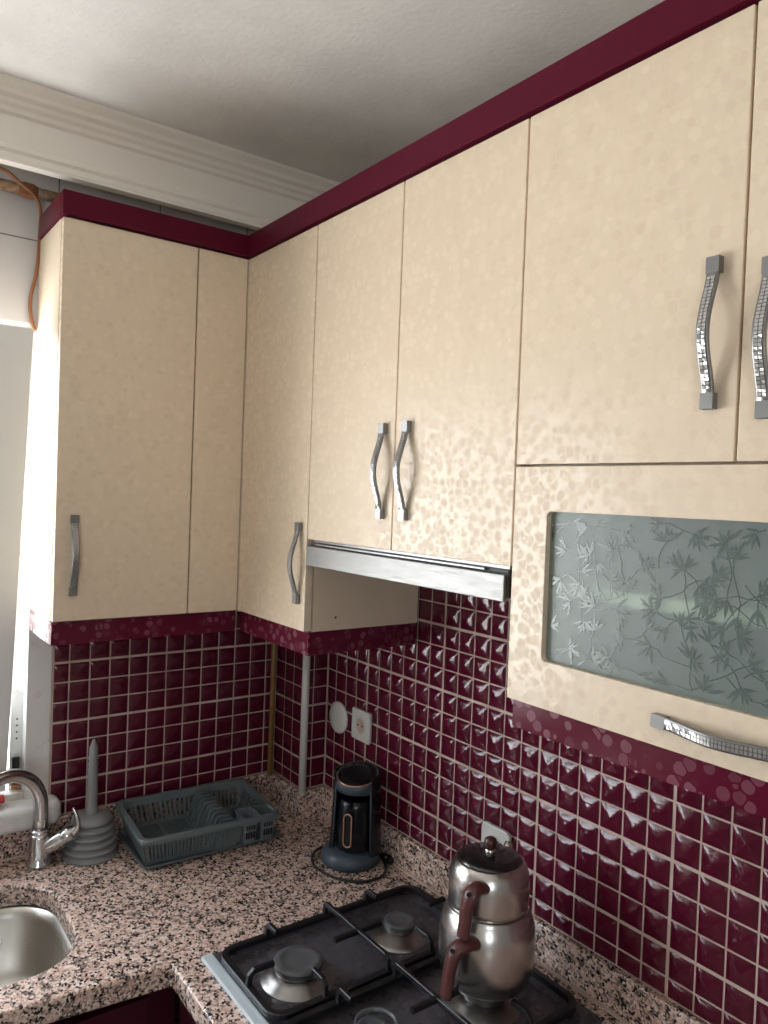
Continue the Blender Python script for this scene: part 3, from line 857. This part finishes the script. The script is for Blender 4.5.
# plate divider: a row of bent fins
m = MB()
for k in range(9):
    y = -D0+.034+k*.0225
    pts = [(.004, .007), (.026, .070), (.034, .075), (.060, .073), (.092, .032), (.088, .007)]
    inn = [(.016, .007), (.035, .066), (.056, .066), (.078, .030), (.075, .007)]
    poly = pts+inn[::-1]
    m.prism(poly, 1, y-.0042, y+.0042)
m.box(.0, .012, -D1, D1, .006, .011); m.box(.078, .092, -D1, D1, .006, .011)
m.build('plate_divider', M['grey_plastic'], rack, local=True)
m = MB()
slab4(m, [(.006, -D1-.006, .007), (.060, -D1-.006, .007), (.094, -D1-.009, .066), (.034, -D1-.009, .071)], (0, .004, 0))
slab4(m, [(.060, -D1-.006, .007), (.060, -D1+.030, .007), (.096, -D1+.030, .066), (.094, -D1-.009, .066)], (.003, 0, 0))
m.build('divider_end_plate', M['grey_plastic'], rack, local=True)
for cx in (.099, .147):
    m = MB(); cy = -D0+.031
    Lp = [rr(m, .0165, .022, .006, .010, cx, cy), rr(m, .0225, .029, .009, RH-.003, cx, cy), rr(m, .0245, .031, .010, RH-.001, cx, cy), rr(m, .0245, .031, .010, RH+.003, cx, cy), rr(m, .0215, .028, .008, RH+.003, cx, cy), rr(m, .0205, .027, .008, RH-.003, cx, cy), rr(m, .0150, .020, .005, .012, cx, cy)]
    for A, B in zip(Lp, Lp[1:]): ring_strip(m, A, B)
    m.face(Lp[0][::-1]); m.face(Lp[-1])
    for k in range(4):
        for zz in (.025, .048): m.box(cx-.0125+.0066*k, cx-.0090+.0066*k, cy-.0272, cy-.018, zz, zz+.016, 1)
    m.build('cutlery_cup', [M['grey_plastic'], M['black']], rack, local=True)

# ------------------------------------------------------------------ coffee machine (local, front = -y)
cm = thing('coffee_maker', 'black and slate blue Turkish coffee machine with copper trim on the worktop', 'coffee maker', (-.100, .512, CT+.0006), math.radians(-53))
m = MB(); m.lathe([(0, 0), (.068, 0), (.0725, .004), (.073, .014), (.070, .026), (.062, .034), (.05, .037), (0, .037)], n=56); m.build('base', M['slate'], cm, local=True)
# rear column: an open shell that wraps the jug
m = MB()
def column():
    def sec(z, ro, ri, ang):
        a0, a1 = math.radians(-ang), math.radians(180+ang); n = 30
        o_ = [(ro*math.cos(a0+(a1-a0)*i/n), ro*math.sin(a0+(a1-a0)*i/n)) for i in range(n+1)]
        i_ = [(ri*math.cos(a1-(a1-a0)*i/n), ri*math.sin(a1-(a1-a0)*i/n)) for i in range(n+1)]
        return [m.bm.verts.new((x, y, z)) for x, y in o_+i_]
    S_ = [sec(.030, .0655, .0515, 33), sec(.10, .061, .0505, 33), sec(.17, .0585, .0505, 33), sec(.196, .0580, .0550, 33), sec(.222, .0575, .0550, 33)]
    for A, B in zip(S_, S_[1:]): ring_strip(m, A, B, 0, False)
    m.face(S_[0][::-1]); m.face(S_[-1])
column(); o = m.build('rear_column', M['black'], cm, local=True)
# side trim edges of the column
for sg in (1, -1):
    m = MB()
    ca, sa = math.cos(math.radians(33.5)), math.sin(math.radians(33.5)); pts = [(sg*q*ca, -q*sa, zz) for q, zz in ((.0600, .033), (.0568, .10), (.0545, .17), (.0540, .196))]
    m.tube(pts, .0022, 8)
    m.build('column_edge', M['slate'], cm, local=True)
m = MB(); m.lathe([(0, .039), (.044, .039), (.047, .042), (.0455, .10), (.0425, .145), (.0405, .160), (.0375, .161), (.038, .145), (0, .145)], 0, -.006, 48)
m.box(-.0105, .0105, -.064, -.044, .060, .138, 0, .004)
m.prism([(-.008, -.044), (.008, -.044), (0, -.060)], 2, .148, .160)
m.build('coffee_pot', M['black'], cm, local=True)
m = MB(); st_ = []
for k in range(40):
    t = 2*PI*k/40; xx = .0098*math.cos(t); zz = .0098*math.sin(t)
    zz += .030 if zz > 0 else -.030
    st_.append((xx, -.0652, .099+zz))
m.tube(st_, .0016, 8, closed=True); m.build('copper_ring', M['copper'], cm, local=True)
# head with a slanting top
m = MB(); n = 56
def tilt_ring(r, zc, sl=.27): return [m.bm.verts.new((r*math.cos(2*PI*k/n), r*math.sin(2*PI*k/n), zc+sl*r*math.sin(2*PI*k/n))) for k in range(n)]
def flat_ring(r, z): return [m.bm.verts.new((r*math.cos(2*PI*k/n), r*math.sin(2*PI*k/n), z)) for k in range(n)]
L_ = [flat_ring(.040, .176), flat_ring(.050, .178), flat_ring(.0545, .184), tilt_ring(.0545, .2095), tilt_ring(.0535, .2145), tilt_ring(.0505, .2155), tilt_ring(.0475, .2135)]
for A, B in zip(L_, L_[1:]): ring_strip(m, A, B, 0, True)
m.face(L_[0][::-1]); m.face(L_[-1]); m.build('head', M['slate'], cm, local=True)
m = MB(); A = tilt_ring(.0472, .2142); B = tilt_ring(.046, .2160); Cc = tilt_ring(.030, .2172)
ring_strip(m, A, B, 0, True); ring_strip(m, B, Cc, 0, True); m.face(Cc); m.face(A[::-1]); m.build('lid', M['black'], cm, local=True)
m = MB(); m.tube([(.0515*math.cos(t), .0515*math.sin(t), .2155+.27*.0515*math.sin(t)) for t in [math.radians(-175+170*k/30) for k in range(31)]], .0018, 8)
m.build('copper_rim', M['copper'], cm, local=True)
# its mains cord, a loop on the worktop
cd = CT+.0045
m = MB(); m.tube(spline([(-.060, .574, cd+.004), (-.120, .600, cd), (-.168, .578, cd), (-.197, .520, cd), (-.183, .446, cd), (-.142, .402, cd), (-.095, .395, cd), (-.058, .420, cd), (-.040, .455, cd), (-.034, .470, cd+.01)], 8), .0032, 10)
m.build('mains_cord', M['black_soft'], cm)
m = MB(); m.tube([(-.0345, .470, CT+.012), (-.0345, .452, CT+.0125), (-.0345, .440, CT+.0125)], [.007, .011, .011], 14)
m.tube([(-.0345, .440, CT+.0125), (-.0345, .432, CT+.0125)], [.0095, .0095], 14)
pg = m.build('mains_plug', M['black'], cm)
for ob in list(cm.children):
    if not ob.name.startswith(('mains_cord', 'mains_plug', 'base')): ob.data.transform(Matrix.Translation((.010, .003, 0)))
    if ob.name.startswith(('mains_cord', 'mains_plug')):
        ob.data.transform(Matrix.Rotation(math.radians(53), 4, 'Z'))

# ------------------------------------------------------------------ hob
HX0, HX1, HY0, HY1 = -.566, -.052, -.215, .330
hob = thing('gas_hob', 'dark enamel four-burner gas hob set in the granite worktop', 'hob', (-.31, .06, CT))
m = MB()
def hob_pan():
    z = CT+.0008
    cx, cy = (HX0+HX1)/2, (HY0+HY1)/2; wx, wy = (HX1-HX0)/2, (HY1-HY0)/2
    L_ = [rr(m, wx, wy, .008, z, cx, cy), rr(m, wx, wy, .008, z+.003, cx, cy), rr(m, wx-.004, wy-.004, .008, z+.006, cx, cy), rr(m, wx-.022, wy-.016, .02, z+.007, cx, cy), rr(m, wx-.032, wy-.026, .02, z+.0025, cx, cy), rr(m, wx-.07, wy-.06, .03, z+.002, cx, cy)]
    for A, B in zip(L_, L_[1:]): ring_strip(m, A, B, 0, False)
    m.face(L_[-1]); m.face(L_[0][::-1])
hob_pan(); m.build('enamel_plate', M['enamel'], hob, bevel=.0015)
m = MB(); m.box(HX0-.002, HX0+.020, HY0, HY1, CT+.0006, CT+.0085, 0, .002); tag(m.build('front_strip', M['hob_edge'], hob), 'steel strip along the hob edge with the window reflection painted on')
hz = CT+.003
def burner(x, y, R, r):
    m = MB()
    m.lathe([(R, hz-.0005), (R*.98, hz+.0015), (R*.88, hz+.005), (r+(R-r)*.35, hz+.011), (r*1.0, hz+.0165), (r*.6, hz+.0178), (0, hz+.0178)], x, y, 48)
    b = m.build('burner_base', M['burner_alu'], hob)
    m = MB()
    m.lathe([(r*.80, hz+.0175), (r*.98, hz+.0185), (r, hz+.022), (r, hz+.0285)], x, y, 48); m.lathe([(0, hz+.0175), (r*.8, hz+.0175)], x, y, 48); m.lathe([(r, hz+.0285), (0, hz+.0286)], x, y, 48)
    m.build('flame_ring', M['burner_alu'], b)
    m = MB(); m.lathe([(r*1.02, hz+.0286), (r*1.04, hz+.031), (r*1.0, hz+.034), (r*.72, hz+.0345), (r*.68, hz+.0335), (r*.40, hz+.0332), (0, hz+.0334)], x, y, 48); m.lathe([(0, hz+.0286), (r*1.02, hz+.0286)], x, y, 48)
    m.build('burner_cap', M['cap'], b)
BF, BR = -.440, -.199
burners = [(BF, .181, .070, .0455), (BR, .184, .060, .032), (BF+.012, -.040, .045, .026), (BR, -.064, .066, .040)]
for bb in burners: burner(*bb)
def grate(x0, x1, y0, y1, pts):
    m = MB(); zr = CT+.0175; zt = CT+.0455
    loop = [(x, y, zr) for x, y in rrect(x0, x1, y0, y1, .030, 5)]
    m.bar(loop, .014, .012, closed=True)
    for fx in (x0+.03, x1-.03):                       # feet
        for fy in (y0, y1): m.box(fx-.005, fx+.005, fy-.005, fy+.005, CT+.0078, zr)
    xm = (x0+x1)/2+.003
    m.bar([(xm, y1, zr), (xm, y1-.002, zt-.004), (xm, y1-.006, zt), (xm, (y0+y1)/2, zt), (xm, y0+.006, zt), (xm, y0+.002, zt-.004), (xm, y0, zr)], .0088, .0105)
    ym = (y0+y1)/2
    for bx, by in pts:
        for sg in (-1, 1):                            # fingers along y from the long bars
            ye = y1 if sg > 0 else y0
            L = .042
            m.bar([(bx, ye, zr), (bx, ye-sg*.003, zt-.006), (bx, ye-sg*.010, zt), (bx, ye-sg*L, zt)], .0088, .0105)
        xe = x0 if bx < xm else x1; sg = 1 if bx < xm else -1
        m.bar([(xe, by, zr), (xe+sg*.003, by, zt-.006), (xe+sg*.010, by, zt), (xe+sg*.050, by, zt)], .0088, .0105)
        m.bar([(xm, by, zt), (xm-sg*.055, by, zt)], .0088, .0105)
    return m
GR = [thing('pan_support', 'black cast iron pan support on the half of the hob nearest the corner', 'pan support', (-.31, .19, CT)),
      thing('pan_support', 'black cast iron pan support carrying the steel teapot set', 'pan support', (-.31, -.06, CT))]
grate(-.541, -.072, .084, .306, burners[:2] and [(BF, .184), (BR, .184)]).build('grate', M['cast'], GR[0])
grate(-.541, -.072, -.176, .062, [(BF+.012, -.056), (BR, -.060)]).build('grate', M['cast'], GR[1])
m = MB(); m.lathe([(.036, CT+.0460), (.036, CT+.0510), (.032, CT+.0512), (.031, CT+.0460)], BF+.012, -.050, 40)
tag(m.build('small_pot_ring', M['cap'], GR[1]))

# ------------------------------------------------------------------ double teapot
kx, ky = -.1965, -.063
KZ = CT+.0511
out = Vector((-.711, -.703, 0)); side = Vector((.703, -.711, 0))
hd = (out*math.cos(math.radians(20)) - side*math.sin(math.radians(20))).normalized()
def KP(r, z, phi=20):
    h_ = out*math.cos(math.radians(phi)) - side*math.sin(math.radians(phi))
    return Vector((kx, ky, 0))+h_*r+Vector((0, 0, z))
def kettle_handle(m, pts, rads):
    m.tube(spline(pts, 6), rads, 16, flat=(1.0, .66, tuple(hd.cross(Vector((0, 0, 1))))))
kt = thing('kettle', 'brushed steel lower kettle of the double teapot standing on the pan support', 'kettle', (kx, ky, KZ))
m = MB()
m.lathe([(0, KZ), (.066, KZ), (.0715, KZ+.002), (.0765, KZ+.008), (.0805, KZ+.018), (.0835, KZ+.032), (.0855, KZ+.050), (.0862, KZ+.070), (.0855, KZ+.088), (.0835, KZ+.103), (.0795, KZ+.118), (.0755, KZ+.127), (.0735, KZ+.131), (.0732, KZ+.134), (.070, KZ+.134), (.067, KZ+.128), (0, KZ+.126)], kx, ky, 72)
m.build('body', M['steel'], kt)
def lerp_r(a_, b_, n): return [a_+(b_-a_)*i/(n-1) for i in range(n)]
m = MB(); P_ = [KP(.079, KZ+.102, 17), KP(.095, KZ+.106, 21), KP(.109, KZ+.100, 27), KP(.115, KZ+.078, 30), KP(.119, KZ+.052, 31), KP(.124, KZ+.024, 31)]
kettle_handle(m, P_, [.0178-.0035*(i/30) for i in range(31)])
tt = hd.cross(Vector((0, 0, 1)))
def hole(m, c, sgn): m.tube([c, c+tt*sgn*.0035], [.0042, .0042], 14, mi=1)
m.tube([KP(.112, KZ+.100, 27), KP(.1225, KZ+.103, 27)], [.0042, .0042], 14, mi=1)
m.build('handle', [M['brown'], M['black']], kt)
m = MB(); sp = [Vector((kx, ky, 0))-hd*r+Vector((0, 0, z)) for r, z in ((.078, KZ+.060), (.100, KZ+.078), (.112, KZ+.104), (.122, KZ+.118))]
m.tube(spline(sp, 5), [.019-.009*i/15 for i in range(16)], 16); m.build('spout', M['steel'], kt)
TZ = KZ+.1345
tp = thing('teapot', 'small steel teapot with brown knob stacked on the kettle', 'teapot', (kx, ky, TZ))
m = MB(); m.lathe([(0, TZ), (.0700, TZ), (.0712, TZ+.001), (.0716, TZ+.012), (.0722, TZ+.030), (.0722, TZ+.044), (.0706, TZ+.058), (.0668, TZ+.071), (.0615, TZ+.0795), (.0585, TZ+.082), (.0570, TZ+.081), (.0570, TZ+.078), (0, TZ+.077)], kx, ky, 72)
m.build('body', M['steel'], tp)
m = MB(); m.lathe([(.0565, TZ+.0785), (.0565, TZ+.0825), (.050, TZ+.0855), (.034, TZ+.0895), (.015, TZ+.0915), (0, TZ+.0918)], kx, ky, 64); m.lathe([(0, TZ+.0785), (.0565, TZ+.0785)], kx, ky, 64)
ldo = m.build('lid', plain('dark steel lid', (.10, .105, .105), .16, .9), tp)
m = MB(); m.lathe([(.009, TZ+.0915), (.0095, TZ+.097), (.0075, TZ+.0985)], kx, ky, 24, mi=1); m.lathe([(.0085, TZ+.0975), (.0105, TZ+.102), (.0112, TZ+.110), (.0100, TZ+.1155), (.006, TZ+.118), (0, TZ+.1185)], kx, ky, 28)
m.build('knob', [plain('dark brown knob', (.07, .026, .02), .3), M['steel']], ldo)
m = MB(); P_ = [KP(.066, TZ+.058, 11), KP(.080, TZ+.063, 14), KP(.092, TZ+.058, 18), KP(.097, TZ+.036, 21), KP(.099, TZ+.010, 22), KP(.102, TZ-.014, 23)]
kettle_handle(m, P_, [.0168-.0040*(i/30) for i in range(31)])
m.tube([KP(.095, TZ+.058, 18), KP(.1045, TZ+.061, 18)], [.0042, .0042], 14, mi=1)
m.build('handle', [M['brown'], M['black']], tp)
m = MB(); sp = [Vector((kx, ky, 0))-hd*r+Vector((0, 0, z)) for r, z in ((.066, TZ+.022), (.085, TZ+.036), (.095, TZ+.056), (.104, TZ+.068))]
m.tube(spline(sp, 5), [.015-.007*i/15 for i in range(16)], 16); m.build('spout', M['steel'], tp)

# ------------------------------------------------------------------ outside the window
m = MB(); m.box(-.60, -.45, 1.6, 5.0, -.5, 4.0)
tag(m.build('outside_wall', M['outside']), kind='structure')

# ------------------------------------------------------------------ light
w = bpy.data.worlds.new('sky'); bpy.context.scene.world = w; w.use_nodes = True
nt = w.node_tree; bg = nt.nodes['Background']
tc = nt.nodes.new('ShaderNodeTexCoord'); sx = nt.nodes.new('ShaderNodeSeparateXYZ'); rp = nt.nodes.new('ShaderNodeValToRGB')
nt.links.new(tc.outputs['Generated'], sx.inputs[0])
mp = nt.nodes.new('ShaderNodeMapRange'); mp.inputs['From Min'].default_value = -1; mp.inputs['From Max'].default_value = 1
nt.links.new(sx.outputs['Z'], mp.inputs['Value']); nt.links.new(mp.outputs['Result'], rp.inputs['Fac'])
el = rp.color_ramp.elements; el[0].position = .42; el[0].color = (1.43, 1.44, 1.42, 1); el[1].position = .56; el[1].color = (.78, .86, .95, 1)
nt.links.new(rp.outputs['Color'], bg.inputs['Color']); bg.inputs['Strength'].default_value = 10.2
def portal(name, loc, rot, sx_, sy_):
    L = bpy.data.lights.new(name, 'AREA'); L.shape = 'RECTANGLE'; L.size = sx_; L.size_y = sy_
    L.cycles.is_portal = True
    o = bpy.data.objects.new(name, L); C.objects.link(o); o.location = loc; o.rotation_euler = rot
portal('window_daylight', ((WX0+WX1)/2, YW+.20, (WZ0+WZ1)/2), (-PI/2, 0, 0), WX1-WX0, WZ1-WZ0)
portal('fill_window_portal', ((FX0+FX1)/2, YB-.09, (FZ0+FZ1)/2), (PI/2, 0, 0), FX1-FX0, FZ1-FZ0)  # sampling portal of the added fill window

# ------------------------------------------------------------------ camera
cam = bpy.data.cameras.new('camera'); co = bpy.data.objects.new('camera', cam); C.objects.link(co)
r = Vector((0.8046874988606765, -0.5925247411592958, 0.03731568425553164)); u = Vector((-0.016829030356096966, 0.04006301295692928, 0.9990554232524272)); f = Vector((0.5934600348082611, 0.804555396543285, -0.022266588837426004))
mat = Matrix((r, u, -f)).transposed().to_4x4(); mat.translation = Vector((-1.1644091, -1.0171428, 1.7876079))
co.matrix_world = mat
cam.sensor_fit = 'VERTICAL'; cam.sensor_height = 36; cam.sensor_width = 27; cam.lens = 757.95*36/1024; cam.clip_start = .02
sc = bpy.context.scene; sc.camera = co
sc.view_settings.view_transform = 'Standard'; sc.view_settings.look = 'None'; sc.view_settings.gamma = 1; sc.view_settings.use_curve_mapping = False
sc.view_settings.exposure = 0.0
sc.cycles.use_denoising = True
sc.cycles.max_bounces = 10; sc.cycles.diffuse_bounces = 6; sc.cycles.glossy_bounces = 5; sc.cycles.transparent_max_bounces = 8
sc.cycles.sample_clamp_indirect = 6; sc.cycles.caustics_reflective = False; sc.cycles.caustics_refractive = True; sc.cycles.blur_glossy = .3
